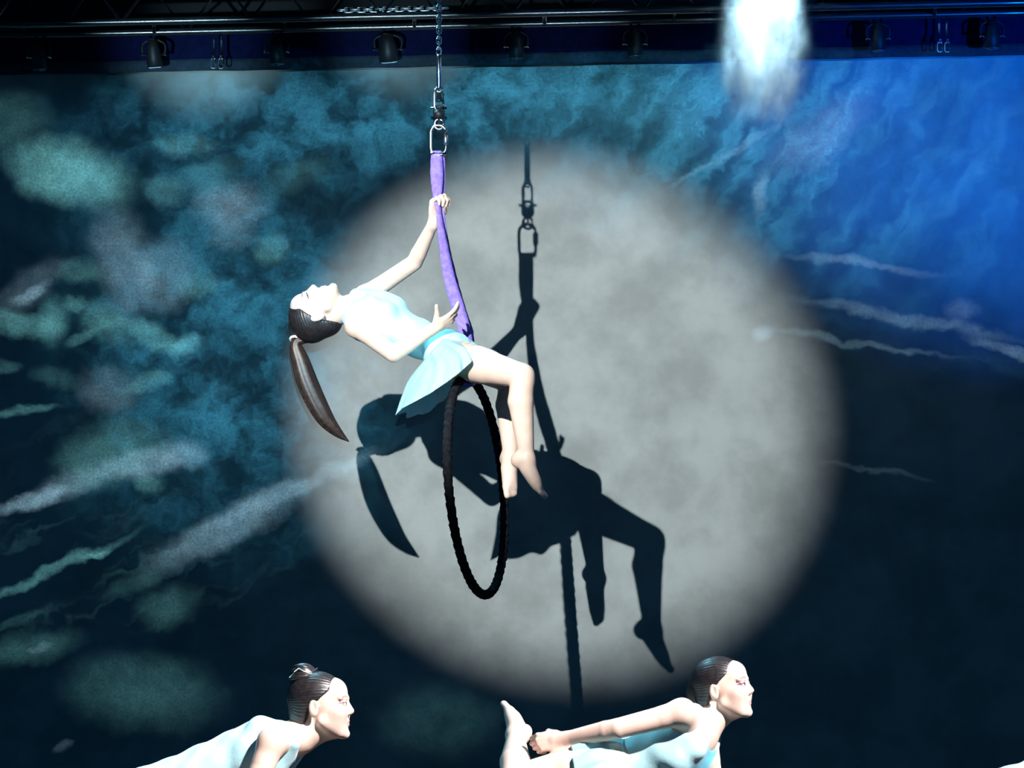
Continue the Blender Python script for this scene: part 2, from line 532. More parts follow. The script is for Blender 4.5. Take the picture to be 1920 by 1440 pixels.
def fast_mesh(name, V, Q, m, parent, tone=None):
    org = np.array(parent_world(parent))
    me = bpy.data.meshes.new(name)
    me.vertices.add(len(V)); me.vertices.foreach_set('co', (V - org).astype(np.float32).ravel())
    me.loops.add(len(Q) * 4); me.loops.foreach_set('vertex_index', Q.astype(np.int32).ravel())
    me.polygons.add(len(Q)); me.polygons.foreach_set('loop_start', np.arange(0, len(Q) * 4, 4, dtype=np.int32))
    me.update(calc_edges=True)
    me.validate()
    me.shade_smooth()
    me.materials.append(m)
    if tone is not None:
        at = me.color_attributes.new('tone', 'FLOAT_COLOR', 'POINT')
        at.data.foreach_set('color', np.concatenate([tone, np.ones((len(tone), 1))], 1).astype(np.float32).ravel())
    o = bpy.data.objects.new(name, me)
    COL.objects.link(o); o.parent = parent
    return o

def frame(up, fwd):
    up = nrm(up); fwd = np.asarray(fwd, dtype=np.float64)
    right = nrm(np.cross(fwd, up)); fwd = nrm(np.cross(up, right))
    return np.stack([right, fwd, up])        # rows: right, forward, up

SKIN = np.array([0.80, 0.575, 0.47])

def head(S, c, R, s):
    """skull, face and ears; R rows right / forward / up"""
    W = lambda x, y, z: c + s * (x * R[0] + y * R[1] + z * R[2])
    E = lambda p, r, k=0.012, op='add': S.ell(W(*p), np.array(r) * s, R, k * s, op)
    C = lambda a, b, ra, rb, k=0.008, op='add': S.cone(W(*a), W(*b), ra * s, rb * s, k * s, op)
    E((0, -.014, .032), (.074, .093, .080))
    E((0, .030, -.020), (.060, .060, .085), .02)
    E((0, .038, -.072), (.047, .046, .034), .02)
    E((0, .074, -.094), (.021, .018, .018), .018)
    E((0, .052, .048), (.057, .037, .042), .02)
    for q in (-1, 1):
        C((q * .055, .012, -.05), (q * .03, .06, -.088), .016, .014, .02)      # jaw line
        E((q * .043, .066, -.022), (.024, .022, .022), .02)                     # cheek bone
        E((q * .033, .1035, .006), (.020, .014, .012), .012, 'sub')              # eye socket
        C((q * .050, .076, .026), (q * .012, .088, .024), .0055, .006, .012)     # brow
        E((q * .0315, .0785, .006), (.0135, .0135, .0125), .004)                # eyeball
        C((q * .046, .083, .006), (q * .018, .089, .0065), .0035, .0035, .004)  # upper lid
    C((0, .084, .018), (0, .1015, -.019), .0068, .0092, .010)                   # nose
    C((0, .087, -.028), (0, .0945, -.025), .0078, .0082, .008)
    for q in (-1, 1):
        E((q * .0105, .0895, -.0255), (.0066, .009, .0064), .006)
        E((q * .036, .050, -.044), (.027, .030, .034), .025)                    # cheek
        C((0, .0880, -.0515), (q * .021, .077, -.0565), .0060, .003, .004)      # upper lip
        C((0, .0868, -.0645), (q * .019, .076, -.060), .0068, .003, .004)       # lower lip
    E((0, .0955, -.0580), (.020, .005, .0018), .002, 'sub')
    E((0, .098, -.078), (.014, .009, .005), .012, 'sub')
    for q in (-1, 1):                                                           # ears
        E((q * .076, -.012, -.004), (.009, .017, .030), .005)
        E((q * .084, -.009, .002), (.006, .009, .017), .004, 'sub')

def face_tone(V, tone, c, R, s, shadow=(0.42, 0.26, 0.34), strong=0.5):
    q = (V - c) @ R.T / s
    x, y, z = q[:, 0], q[:, 1], q[:, 2]
    ax = np.abs(x)
    near = (np.abs(q) < 0.2).all(1)
    def sm(d, w): return np.clip(1 - d / w, 0, 1)
    def paint(mask, col):
        mk = (mask * near)[:, None]
        tone[:] = tone * (1 - mk) + np.array(col) * mk
    fr = (y > .05)
    paint(fr * np.clip(1.6 - np.hypot((ax - .033) / .026, (z - .010) / .018) * 1.6, 0, 1) * strong, shadow)     # make-up round the eyes
    paint(fr * (y > .074) * (np.hypot((ax - .0315) / .0135, (z - .006) / .0058) < 1), (0.72, 0.70, 0.70))
    paint(fr * (y > .074) * (np.hypot((ax - .0315) / .0058, (z - .006) / .0058) < 1), (0.05, 0.035, 0.03))
    paint(fr * (np.abs(z - .0105 + 6 * (ax - .032) ** 2) < .0022) * (np.abs(ax - .032) < .018), (0.05, 0.03, 0.03))   # lash line
    paint(fr * np.clip(1.8 - np.abs(z - .031 + .12 * np.abs(ax - .030)) / .0028, 0, 1) * (np.abs(ax - .031) < .020), (0.30, 0.19, 0.16))  # eyebrow
    paint((y > .068) * (ax < .022) * np.clip(2 - np.hypot(ax / .022, (z + .059) / .0125) * 2, 0, 1), (0.62, 0.28, 0.28))   # lips
    paint((y > .03) * np.clip(1 - np.hypot((ax - .048) / .03, (z + .026) / .028), 0, 1) * 0.5, (0.78, 0.38, 0.34))        # blush

def hair_cap(name, c, R, s, parent, extra=None, lo_nape=-.082, front=.052, h=0.003):
    """close-combed hair covering the skull behind the hair line"""
    S = Field(c - .17, c + .17, h)
    W = lambda x, y, z: c + s * (x * R[0] + y * R[1] + z * R[2])
    S.ell(W(0, -.016, .034), np.array([.079, .098, .0845]) * s, R, .01)
    S.ell(W(0, -.045, -.025), np.array([.066, .062, .066]) * s, R, .02)
    def line(x, y, z):
        dx, dy, dz = x - c[0], y - c[1], z - c[2]
        lx, ly, lz = [(R[i, 0] * dx + R[i, 1] * dy + R[i, 2] * dz) / s for i in range(3)]
        g = np.where(lz > .03, .012 + (lz - .03) * 1.25, np.where(lz > -.012, -.026 + (lz + .012) * .9, -.026 + (lz + .012) * .55))
        g = np.where(np.abs(lx) < .05, np.maximum(g, np.where(lz > .05, g + (.05 - np.abs(lx)) * .25, g)), g)
        d = (ly - g) * .7
        return np.maximum(d, lo_nape - lz) * s
    S.cut(line, c - .17, c + .17, .006)
    if extra: extra(S, W)
    V, Q = S.mesh(1)
    # combed strands: shallow ripples running back over the skull
    q = (V - (c + s * (R[2] * .03))) @ R.T
    ang = np.arctan2(q[:, 0], q[:, 2])
    n = q / (np.linalg.norm(q, axis=1, keepdims=True) + 1e-9)
    V = V + (n @ R) * (0.0006 * np.sin(ang * 47 + q[:, 1] * 25) + 0.0005 * np.sin(ang * 83))[:, None]
    return fast_mesh(name, V, Q, M['hair'], parent)

def hand(S, wst, d, n, side, bends, thumb, s=1.0, k=0.005, spread=0.0):
    """palm and five fingers. d: wrist to knuckles, n: way the palm faces, side: way the thumb lies
       bends: four lists of three joint angles (index .. little), thumb: two points relative to (d, side, n)"""
    d = nrm(d); n = nrm(np.asarray(n) - d * np.dot(n, d)); sd = nrm(np.asarray(side) - d * np.dot(side, d) - n * np.dot(side, n))
    wst = np.asarray(wst, dtype=np.float64)
    R = np.stack([sd, d, n])
    S.ell(wst + d * .048 * s, np.array([.038, .052, .0145]) * s, R, .012)
    S.cone(wst - d * .01 * s, wst + d * .03 * s, .0215 * s, .02 * s, .015)
    L = [.070, .078, .072, .056]
    off = [.027, .009, -.009, -.026]
    ln = [.086, .090, .086, .078]
    for i in range(4):
        p = wst + (d * ln[i] + sd * off[i]) * s
        S.cone(wst + (d * .03 + sd * off[i] * .7) * s, p, .010 * s, .0098 * s, .006)
        a = 0.0
        sp = spread * (1.5 - i) / 1.5
        base = nrm(d * math.cos(sp) + sd * math.sin(sp))
        r = .0090 if i < 3 else .0078
        for j in range(3):
            a += math.radians(bends[i][j])
            q = p + (base * math.cos(a) + n * math.sin(a)) * L[i] * (.46, .30, .24)[j] * s
            S.cone(p, q, r * s, (r - .0007) * s, k * s)
            p = q; r -= .0007
    t0 = wst + (d * .022 + sd * .022 + n * .004) * s
    t1 = wst + (d * thumb[0][0] + sd * thumb[0][1] + n * thumb[0][2]) * s
    t2 = wst + (d * thumb[1][0] + sd * thumb[1][1] + n * thumb[1][2]) * s
    S.cone(t0, t1, .0145 * s, .0105 * s, .008)
    S.cone(t1, t2, .0105 * s, .0082 * s, k * s)

def foot(S, ank, toe, sole, s=1.0, side=1):
    """ank: ankle, toe: direction of the toes, sole: way the sole faces"""
    t = nrm(toe); dn = nrm(np.asarray(sole) - t * np.dot(sole, t)); w = np.cross(t, dn) * side
    ank = np.asarray(ank, dtype=np.float64)
    A = lambda a, b, c: ank + (t * a + w * b + dn * c) * s
    S.ell(A(-.024, 0, .030), np.array([.032, .027, .030]) * s, np.stack([t, w, dn]), .02)
    S.cone(ank, A(-.024, 0, .012), .034 * s, .029 * s, .02)
    S.cone(A(0, 0, .005), A(.085, 0, .038), .033 * s, .024 * s, .02)
    S.cone(A(.03, .012, .03), A(.112, .014, .052), .024 * s, .0215 * s, .02)
    S.cone(A(.03, -.012, .03), A(.112, -.018, .052), .024 * s, .020 * s, .02)
    for i, (b, l, r) in enumerate(((.023, .042, .0135), (.009, .038, .0115), (-.005, .034, .0110), (-.017, .028, .0105), (-.027, .020, .0100))):
        S.cone(A(.112, b * .9, .055), A(.118 + l, b, .060), r * 1.1 * s, r * s, .006)

def limb(S, a, b, c, r0, r1, r2, r3, bulge=None, k=0.02):
    """two-segment limb a-b-c with radii r0 (root) r1 (joint) r2 r3 (end); bulge = (fraction, radius, offset vector) on the second segment"""
    a, b, c = map(lambda q: np.asarray(q, dtype=np.float64), (a, b, c))
    S.cone(a, b, r0, r1, k)
    m = b + (c - b) * (bulge[0] if bulge else .3)
    off = np.asarray(bulge[2]) if bulge else np.zeros(3)
    rb = bulge[1] if bulge else r2
    S.cone(b, m + off, r1, rb, k)
    S.cone(m + off, c, rb, r3, k)

def torso(S, j, grow=0.0, arms=True):
    """ribcage, belly, pelvis, bust and seat"""
    s = j['s']; Cf = j['chest_R']; Pf = j['pelvis_R']; ch = j['chest']; pe = j['pelvis']
    g = grow
    S.ell(ch, np.array([.128, .088, .150]) * s + g, Cf, .02)
    S.ell(ch + Cf[2] * .07 * s, np.array([.118, .072, .085]) * s + g, Cf, .03)
    mid = (ch + pe) / 2
    Mf = frame(ch - pe, Cf[1] + Pf[1])
    S.ell(mid, np.array([.104, .078, .145]) * s + g, Mf, .04)
    S.ell(pe, np.array([.140, .094, .098]) * s + g, Pf, .04)
    for q in (-1, 1):
        S.ell(ch + (Cf[0] * q * .056 + Cf[1] * .070 - Cf[2] * .015) * s, np.array([.046, .036, .046]) * s + g, Cf, .035)
        S.ell(pe + (Pf[0] * q * .066 - Pf[1] * .050 - Pf[2] * .035) * s, np.array([.070, .066, .075]) * s + g, Pf, .03)

def body(name, j, parent, h=0.0042, hands=None):
    s = j['s']
    pts = np.array([j[k] for k in ('head', 'chest', 'pelvis', 'sh_r', 'sh_l', 'el_r', 'el_l', 'wr_r', 'wr_l', 'kn_r', 'kn_l', 'an_r', 'an_l')])
    S = Field(pts.min(0) - .24, pts.max(0) + .24, h)
    torso(S, j)
    Cf = j['chest_R']
    nb = j['neck']
    hd = j['head']; HR = j['head_R']; hs = j['hs']
    S.cone(nb, hd + hs * (-.028 * HR[1] - .055 * HR[2]), .058 * s, .050 * s, .03)
    S.cone(nb, hd + hs * (-.010 * HR[1] - .075 * HR[2]), .050 * s, .046 * s, .03)
    for q in ('r', 'l'):
        sh = j['sh_' + q]
        S.cone(nb, sh, .040 * s, .040 * s, .03)
        S.cone(j['chest'] + Cf[2] * .08 * s, sh, .06 * s, .042 * s, .03)
        sh = np.asarray(sh); el = np.asarray(j['el_' + q]); wr = np.asarray(j['wr_' + q])
        S.cone(sh, sh + (el - sh) * .3, .046 * s, .041 * s, .02)
        limb(S, sh, el, wr, .042 * s, .0358 * s, .036 * s, .0225 * s, (.22, .0352 * s, np.zeros(3)), .003)
        hp = j['hip_' + q]; kn = np.asarray(j['kn_' + q]); an = np.asarray(j['an_' + q]); hp = np.asarray(hp)
        back = nrm(np.cross(np.cross(kn - hp, an - kn), an - kn) + 1e-9) * -1
        cb = j.get('calf_' + q)
        cb = nrm(cb) if cb is not None else back * 0
        S.cone(hp, hp + (kn - hp) * .45, .083 * s, .076 * s, .035)
        limb(S, hp + (kn - hp) * .3, kn, an, .079 * s, .051 * s, .05 * s, .031 * s, (.30, .054 * s, cb * .014 * s), .008)
        S.cone(kn - (kn - hp) * .05, kn + (an - kn) * .07, .052 * s, .050 * s, .010)
        foot(S, an, j['toe_' + q], j['sole_' + q], s, (1 if q == 'r' else -1) * j.get('flip_' + q, 1))
        hh = j['hand_' + q]
        hand(S, wr, hh['d'], hh['n'], hh['side'], hh['bends'], hh['thumb'], s * hh.get('s', 1.0), spread=hh.get('spread', 0.0))
    head(S, hd, HR, hs)
    for (p0, p1, rr) in j.get('carve', ()): S.cone(p0, p1, rr, rr, .004, 'sub')
    V, Q = S.mesh(1)
    tone = np.tile(SKIN, (len(V), 1))
    face_tone(V, tone, hd, HR, hs, j.get('shadow', (0.5, 0.33, 0.36)), j.get('strong', .5))
    return fast_mesh(name, V, Q, M['skin'], parent, tone)

def leotard(name, j, parent, h=0.0048):
    """close-fitting bodice: torso grown by a few millimetres, open at neck, arms and legs"""
    s = j['s']
    Cf0 = j['chest_R']
    pts = np.array([j[k] for k in ('chest', 'pelvis', 'sh_r', 'sh_l')])
    S = Field(pts.min(0) - .26, pts.max(0) + .26, h)
    torso(S, j, .0065)
    if 'loose' in j:
        S.cone(j['chest'] - Cf0[1] * .012, j['pelvis'] - j['pelvis_R'][1] * .012, *j['loose'], .05)
    Cf = j['chest_R']; ch = j['chest']
    for q in ('r', 'l'):   # shoulder straps
        sh = np.asarray(j['sh_' + q]); 
        m = ch + (np.asarray(sh) - ch) * .55
        top = j['neck'] + (sh - j['neck']) * .60
        S.cone(ch + (Cf[0] * (1 if q == 'r' else -1) * .06 + Cf[1] * .06 + Cf[2] * .05) * s, top + Cf[1] * .022 * s + Cf[2] * .022 * s, .045 * s, .030 * s, .03)
        S.cone(ch + (Cf[0] * (1 if q == 'r' else -1) * .06 - Cf[1] * .06 + Cf[2] * .05) * s, top - Cf[1] * .010 * s + Cf[2] * .020 * s, .050 * s, .034 * s, .03)
    for q in ('r', 'l'):
        sh = np.asarray(j['sh_' + q]); el = np.asarray(j['el_' + q])
        o = nrm(sh - j['neck'])
        S.cone(sh + o * .022, sh + (el - sh) * .9, .056 * s, .046 * s, .008, 'sub')
        hp = np.asarray(j['hip_' + q]); kn = np.asarray(j['kn_' + q])
        S.cone(hp + (kn - hp) * .32, kn, .10 * s, .08 * s, .008, 'sub')
    S.ell(j['neck'] + Cf[1] * .045 * s + Cf[2] * .03 * s, np.array([.062, .075, .070]) * s, Cf, .008, 'sub')
    for (p0, p1, rr) in j.get('carve', ()): S.cone(p0, p1, rr, rr, .004, 'sub')
    V, Q = S.mesh(2)
    # soft pull folds across the waist
    ax = nrm(j['chest'] - j['pelvis'])
    q = (V - j['pelvis'])
    a = q @ ax; b = q @ Cf[0]; c = q @ Cf[1]
    nn = q - np.outer(a, ax); nn /= (np.linalg.norm(nn, axis=1, keepdims=True) + 1e-9)
    V = V + nn * (0.003 * np.sin(a * 55 + b * 30) * np.sin(b * 40 + c * 22 + 1))[:, None]
    pale = np.array([0.50, 0.83, 0.88]); deep = np.array([0.16, 0.60, 0.80])
    ql = (V - ch) @ Cf.T / s          # darker satin inset down the front
    inset = np.clip((.058 - np.abs(ql[:, 0])) / .02, 0, 1) * np.clip((ql[:, 1] - .02) / .03, 0, 1) * np.clip((ql[:, 2] + .13) / .05, 0, 1) * j.get('inset', 0.0)
    return fast_mesh(name, V, Q, M['dress'], parent, pale + np.outer(inset, deep - pale))

def loft_skirt(name, rings, parent, m, n=96, rows=20, nf=15, amp=0.016, thick=0.0025, seed=0):
    """cloth ring surface: rings = lists of control points running round the body, top to hem"""
    rnd = np.random.RandomState(seed)
    R = [np.array(catmull(r, n // len(r), True)) for r in rings]
    n = len(R[0])
    cols = []
    for i in range(n):
        cols.append(catmull([r[i] for r in R], max(1, rows // (len(R) - 1))))
    G = np.array(cols)                     # n x rows x 3
    ph = rnd.rand(4) * 6
    for rr in range(G.shape[1]):
        t = rr / (G.shape[1] - 1)
        cen = G[:, rr].mean(0)
        out = G[:, rr] - cen; out /= (np.linalg.norm(out, axis=1, keepdims=True) + 1e-9)
        th = np.arange(n) / n * 2 * PI
        G[:, rr] += out * (amp * t ** 0.8 * (np.sin(nf * th + ph[0] + .6 * np.sin(2 * th)) * .7 + .5 * np.sin((nf * 2 - 7) * th + ph[1])))[:, None]
    V = G.reshape(-1, 3); r = G.shape[1]
    Fc = [(i * r + k, ((i + 1) % n) * r + k, ((i + 1) % n) * r + k + 1, i * r + k + 1) for i in range(n) for k in range(r - 1)]
    o = mesh_obj(name, V, Fc, m, parent)
    so = o.modifiers.new('thickness', 'SOLIDIFY'); so.thickness = thick; so.offset = 0
    return o

def strand_tube(name, path, radii, m, parent, flat=1.0, seed=1, n=26):
    mb = MB()
    rnd = random.Random(seed)
    ph = rnd.random() * 6
    pts = catmull(path, 8)
    rad = [v[0] for v in catmull([np.array([r, 0, 0]) for r in radii], 8)]
    mb.tube(pts, rad, n, ripple=lambda i, t: (1 + .10 * math.sin(7 * t + ph + i * .05) + .07 * math.sin(13 * t - i * .07)) * (1 if flat == 1 else math.sqrt(math.cos(t) ** 2 + (flat * math.sin(t)) ** 2)))
    return mb.build(name, m, parent)

# ------------------------------------------------------------------ truss and valance
def lerp(a, b, t): return a + (b - a) * t
DF, DB = 12.85, 13.2           # depth of the front and the back chords
front_y = lambda x: 46 - .0215 * x
back_y = lambda x: 67 - .0225 * x
X0, X1 = -260, 2180
fa, fb = P(X0, front_y(X0), DF), P(X1, front_y(X1), DF)
ba, bb = P(X0, back_y(X0), DB), P(X1, back_y(X1), DB)
UPV = np.array([0, 0, .40])
tr = empty('lighting_truss', (fa + fb) / 2)
tag(tr, 'black box truss with diagonal braces running along the top', 'truss')
for a, b in ((fa, fb), (ba, bb), (fa + UPV, fb + UPV), (ba + UPV, bb + UPV)):
    MB().tube([lerp(a, b, t) for t in np.linspace(0, 1, 9)], .018, 12).build('chord', M['alu'], tr)
NB = 10
for i in range(NB):
    for (a, b, sh) in ((fa, fb, 0.0), (ba, bb, 0.5)):
        t0, t1, t2 = (i + sh) / NB, (i + sh + .5) / NB, (i + sh + 1) / NB
        if t2 > 1: continue
        MB().tube([lerp(a, b, t0), lerp(a, b, t1) + UPV], .009, 8).build('brace', M['alu'], tr)
        MB().tube([lerp(a, b, t1) + UPV, lerp(a, b, t2)], .009, 8).build('brace', M['alu'], tr)
    t = (i + .25) / NB
    MB().tube([lerp(fa, fb, t), lerp(ba, bb, t)], .009, 8).build('cross_brace', M['alu'], tr)
for t in (.06, .94):      # steels carrying the truss from the ceiling
    p = lerp(fa, fb, t) + UPV
    MB().tube([p, np.array([p[0], p[1], 7.0])], .006, 8).build('hanging_cable', M['chain'], tr)

slope = -0.0195
vz = lambda y: CZ + (HY - y) / F * 13.32
zbot = vz(140 - .0195 * 960); zmid = vz(140 - .0195 * 960 - 22); ztop = vz(67 - .0225 * 960) + .02
sl = .0195
va = sheet('valance', -3.1, 3.1, zmid, ztop, 13.32, 220, 6, lambda x, z: .008 * math.sin(9 * x) + .004 * math.sin(23 * x + 1), .008, M['black_cloth'], None, sl)
tag(va, 'black cloth valance hanging below the truss across the backdrop', 'valance')
hm = sheet('hem_strip', -3.1, 3.1, zbot, zmid, 13.322, 220, 3, lambda x, z: .008 * math.sin(9 * x) + .004 * math.sin(23 * x + 1), .006, M['black_sheer'], va, sl)

# chain lying along the front chord
def stadium(c, u, v, L, W, n=7):
    """closed rounded loop: long axis u (length L), short axis v (width W), centre lines"""
    c = np.asarray(c); r = W / 2; h = L / 2 - r
    out = []
    for k in range(n + 1):
        a = PI * k / n
        out.append(c + u * (h + r * math.sin(a)) + v * (r * math.cos(a)))
    for k in range(n + 1):
        a = PI + PI * k / n
        out.append(c + u * (-h + r * math.sin(a)) + v * (r * math.cos(a)))
    return out
ex, ey, ez = np.eye(3)

def link_mesh(L, W, r):
    mb = MB().tube(stadium(np.zeros(3), ez, ex, L, W, 6), r, 8, closed=True)
    me = bpy.data.meshes.new('link')
    me.from_pydata(mb.v, [], mb.f); me.shade_smooth(); me.materials.append(M['chain'])
    return me

def chain(name, a, b, pitch, W, r, parent=None):
    a = np.asarray(a); b = np.asarray(b)
    root = empty(name, a)
    me = link_mesh(pitch + 4 * r - r * .6, W, r)
    n = max(1, int(round(np.linalg.norm(b - a) / pitch)))
    q = Vector(nrm(b - a)).to_track_quat('Z', 'Y')
    for i in range(n):
        o = bpy.data.objects.new('link', me); COL.objects.link(o)
        o.parent = root
        o.location = Vector((b - a) * ((i + .5) / n))
        o.rotation_euler = (q @ Vector((0, 0, 1)).rotation_difference(Vector((0, 0, 1))) @ Matrix.Rotation(PI / 2 * (i % 2), 3, 'Z').to_quaternion()).to_euler()
    return root
ca = P(636, front_y(636) - 13, DF - .0); cb = P(838, front_y(838) - 13, DF - .0)
tag(chain('safety_chain', ca, cb, .030, .022, .0042), 'shiny steel chain lying along the truss chord beside the hanging chain', 'chain')

# small stage lights clamped to the back chord
LAMP = {}
def stage_light(px, tilt, label, lit=None, r=.036, drop=.062):
    top = P(px, back_y(px), DB)
    root = empty('stage_light', top)
    tag(root, label, 'stage light', 'small stage lights under the truss')
    MB().tube([top + ex * -.018 - ez * .0185, top + ex * -.018 - ez * .045], .008, 8).build('clamp', M['blackmetal'], root)
    MB().tube([top + ex * .018 - ez * .0185, top + ex * .018 - ez * .045], .008, 8).build('clamp', M['blackmetal'], root)
    c = top - ez * (.052 + drop)
    c[1] -= .03
    y = MB()
    y.tube(catmull([c + ex * -(r + .016), c + ex * -(r + .016) + ez * drop * .8, c + ez * (drop + .01), c + ex * (r + .016) + ez * drop * .8, c + ex * (r + .016)], 5), .006, 8)
    y.build('yoke', M['blackmetal'], root)
    d = nrm(np.array([math.sin(tilt) * .3, math.sin(tilt), -math.cos(tilt)]))
    can = MB().tube([c - d * .075, c - d * .07, c - d * .03, c, c + d * .055, c + d * .058], [r * .35, r * .6, r * .85, r, r * 1.04, r * .94], 20)
    can.build('housing', M['blackmetal'], root)
    MB().tube([c + d * .0585, c + d * .062], [r * .9, r * .8], 20).build('lens', M['lens'], root)
    for q in (-1, 1):
        MB().tube([c + ex * q * (r * .95), c + ex * q * (r + .024)], .009, 10).build('knob', M['steel'], root)
    if lit:
        watts, deg, col, tgt = lit
        spot('lamp_beam', c + d * .075, tgt, watts, deg, 0.9, col, .03).parent = None
    return root
stage_light(75, .1, 'stage light hanging under the truss at the far left')
stage_light(290, .25, 'stage light hanging above the pale patch at the upper left')
stage_light(520, .1, 'stage light midway between the pale patch and the hanging chain')
stage_light(728, .3, 'larger stage light next to the hanging chain on its left', r=.046)
stage_light(968, .1, 'unlit stage light just right of the hanging chain')
stage_light(1190, .1, 'unlit stage light left of the bright white fog')
stage_light(1645, .1, 'stage light right of the bright white fog, in the blue')
stage_light(1858, .1, 'stage light at the far right end of the blue valance')
for px, lb in ((408, 'pair of steel hooks on the valance left of the middle'), (1768, 'pair of steel hooks on the blue valance at right')):
    top = P(px, back_y(px), DB)
    root = empty('hook_pair', top)
    tag(root, lb, 'hooks', 'hook pairs on the valance')
    for q in (-1, 1):
        b0 = top + ex * q * .018 - ez * .045
        MB().tube(catmull([b0 + ez * .02, b0 - ez * .04, b0 - ez * .07 + ey * -.01, b0 - ez * .095 - ey * .022, b0 - ez * .08 - ey * .036], 5), .0055, 8).build('hook', M['steel'], root)
        MB().tube(stadium(b0 - ez * .115 - ey * .02, ez, ex, .05, .022, 6), .0035, 8, closed=True).build('ring', M['steel'], root)

# ------------------------------------------------------------------ rigging of the hoop
DR = 12.03
R_ = lambda x, y: P(x, y, DR)
ch_b = R_(823, 101); ch_t = R_(823, -60)
hc = chain('hoist_chain', ch_b, ch_t, .0235, .019, .0034)
tag(hc, 'thin steel chain dropping past the truss to the hoop rigging', 'chain')
MB().tube([ch_t, np.array([ch_t[0], ch_t[1], 7.0])], .006, 8).build('cable', M['chain'], hc)

fr = empty('ferrule', R_(823, 165))
tag(fr, 'bright steel sleeve below the hanging chain', 'sleeve')
MB().tube([R_(823, 168), R_(823, 163), R_(823, 108), R_(823, 101)], [.006, .0115, .0115, .006], 16).build('sleeve_tube', M['steel'], fr)
MB().tube(stadium(R_(823, 166), ez, ex, .03, .024, 6), .0035, 8, closed=True).build('thimble', M['steel'], fr)

sk = empty('shackle', R_(823, 205))
tag(sk, 'long steel shackle between sleeve and black swivel', 'shackle')
MB().tube(stadium(R_(823, 187), ez, nrm(ex + .4 * ey), .098, .042, 8), .0062, 10, closed=True).build('bow', M['steel'], sk)
MB().tube([R_(823, 203) - ex * .034, R_(823, 203) + ex * .034], .007, 12).build('pin', M['steel'], sk)

sw = empty('swivel', R_(823, 232))
tag(sw, 'black rigging swivel above the oval carabiner', 'swivel')
MB().tube([R_(823, 206), R_(823, 209), R_(823, 214), R_(823, 221), R_(823, 224)], [.010, .022, .026, .022, .012], 18).build('swivel_body', M['blackmetal'], sw)
MB().tube(stadium(R_(823, 206), ez, ex, .045, .040, 7), .006, 10, closed=True).build('eye', M['blackmetal'], sw)
MB().tube([R_(823, 224), R_(823, 233)], .0075, 12).build('spindle', M['steel'], sw)
MB().tube(stadium(R_(823, 233), ez, ex, .045, .036, 7), .0055, 10, closed=True).build('eye', M['steel'], sw)

kb = empty('carabiner', R_(822, 290))
tag(kb, 'bright oval steel carabiner holding the purple strap', 'carabiner')
MB().tube(stadium(R_(822, 263), ez, ex, .132, .066, 9), .0065, 12, closed=True).build('frame', M['steel'], kb)
MB().tube([R_(836, 247), R_(836, 250), R_(836, 268), R_(836, 271)], [.007, .0105, .0105, .007], 14).build('gate_sleeve', M['steel'], kb)
MB().tube([R_(822, 288) - ex * .034, R_(822, 288) + ex * .034], .0085, 12).build('base_pin', M['steel'], kb)

# hoop
HA = nrm(np.array([-.075, .0, 1.0]))
HH = np.array([math.sin(math.radians(14)), math.cos(math.radians(14)), 0]); HH = nrm(HH - HA * np.dot(HH, HA))
HC = P(894, 912, 12.0); HR0 = .474
hoop_pt = lambda a: HC + (HA * math.cos(a) + HH * math.sin(a)) * HR0
NH = 420
hp_root = empty('aerial_hoop', hoop_pt(PI))
tag(hp_root, 'black taped aerial hoop hanging turned almost edge-on below the performer', 'hoop')
def tape(i, t):
    ph = (i / NH * 66 + t / (2 * PI)) % 1.0
    return 1.0 + .26 * (ph - .5) + .03 * math.sin(i * 1.7)
MB().tube([hoop_pt(2 * PI * i / NH) for i in range(NH)], .0195, 14, closed=True, ripple=tape).build('taped_ring', M['tape'], hp_root)

# purple strap
def ribbon(mb, path, widths, sides, th=.004, n=8):
    pts = catmull(path, n)
    wd = [x[0] for x in catmull([np.array([q, 0, 0]) for q in widths], n)]
    sd = [nrm(x) for x in catmull([np.asarray(q, dtype=float) for q in sides], n)]
    V = []; m = len(pts)
    for i, p in enumerate(pts):
        d = nrm(pts[min(i + 1, m - 1)] - pts[max(i - 1, 0)])
        s = nrm(sd[i] - d * np.dot(sd[i], d)); nn = np.cross(d, s)
        hw = wd[i] / 2 * (1 + .04 * math.sin(i * 2.1))
        crown = th * .9
        V += [p - s * hw - nn * th / 2, p - s * hw * .5 - nn * (th / 2 + crown), p - nn * (th / 2 + crown * 1.3), p + s * hw * .5 - nn * (th / 2 + crown), p + s * hw - nn * th / 2,
              p + s * hw + nn * th / 2, p + s * hw * .5 + nn * (th / 2 + crown), p + nn * (th / 2 + crown * 1.3), p - s * hw * .5 + nn * (th / 2 + crown), p - s * hw + nn * th / 2]
    k = 10; Fc = []
    for i in range(m - 1):
        for q in range(k):
            q2 = (q + 1) % k
            Fc.append((i * k + q, i * k + q2, (i + 1) * k + q2, (i + 1) * k + q))
    Fc.append(tuple(range(k - 1, -1, -1))); Fc.append(tuple((m - 1) * k + q for q in range(k)))
    mb.add(V, Fc)
    return mb
sr = empty('purple_strap', hoop_pt(0))
tag(sr, 'purple webbing strap from the carabiner down to the hoop, gripped by the performer', 'strap')
tp = hoop_pt(0)
ribbon(MB(), [R_(818, 283), R_(819, 330), R_(820, 372), R_(823, 400), P(829, 445, 12.04), P(842, 520, 12.06), P(858, 575, 12.08), P(872, 625, 12.08), tp + ez * .03 + ey * .015],
       [.046, .055, .036, .026, .036, .050, .056, .054, .05], [ex, ex, ex, ex + .4 * ey, ex + .3 * ey, ex, ex, ex, ex]).build('front_band', M['purple'], sr)
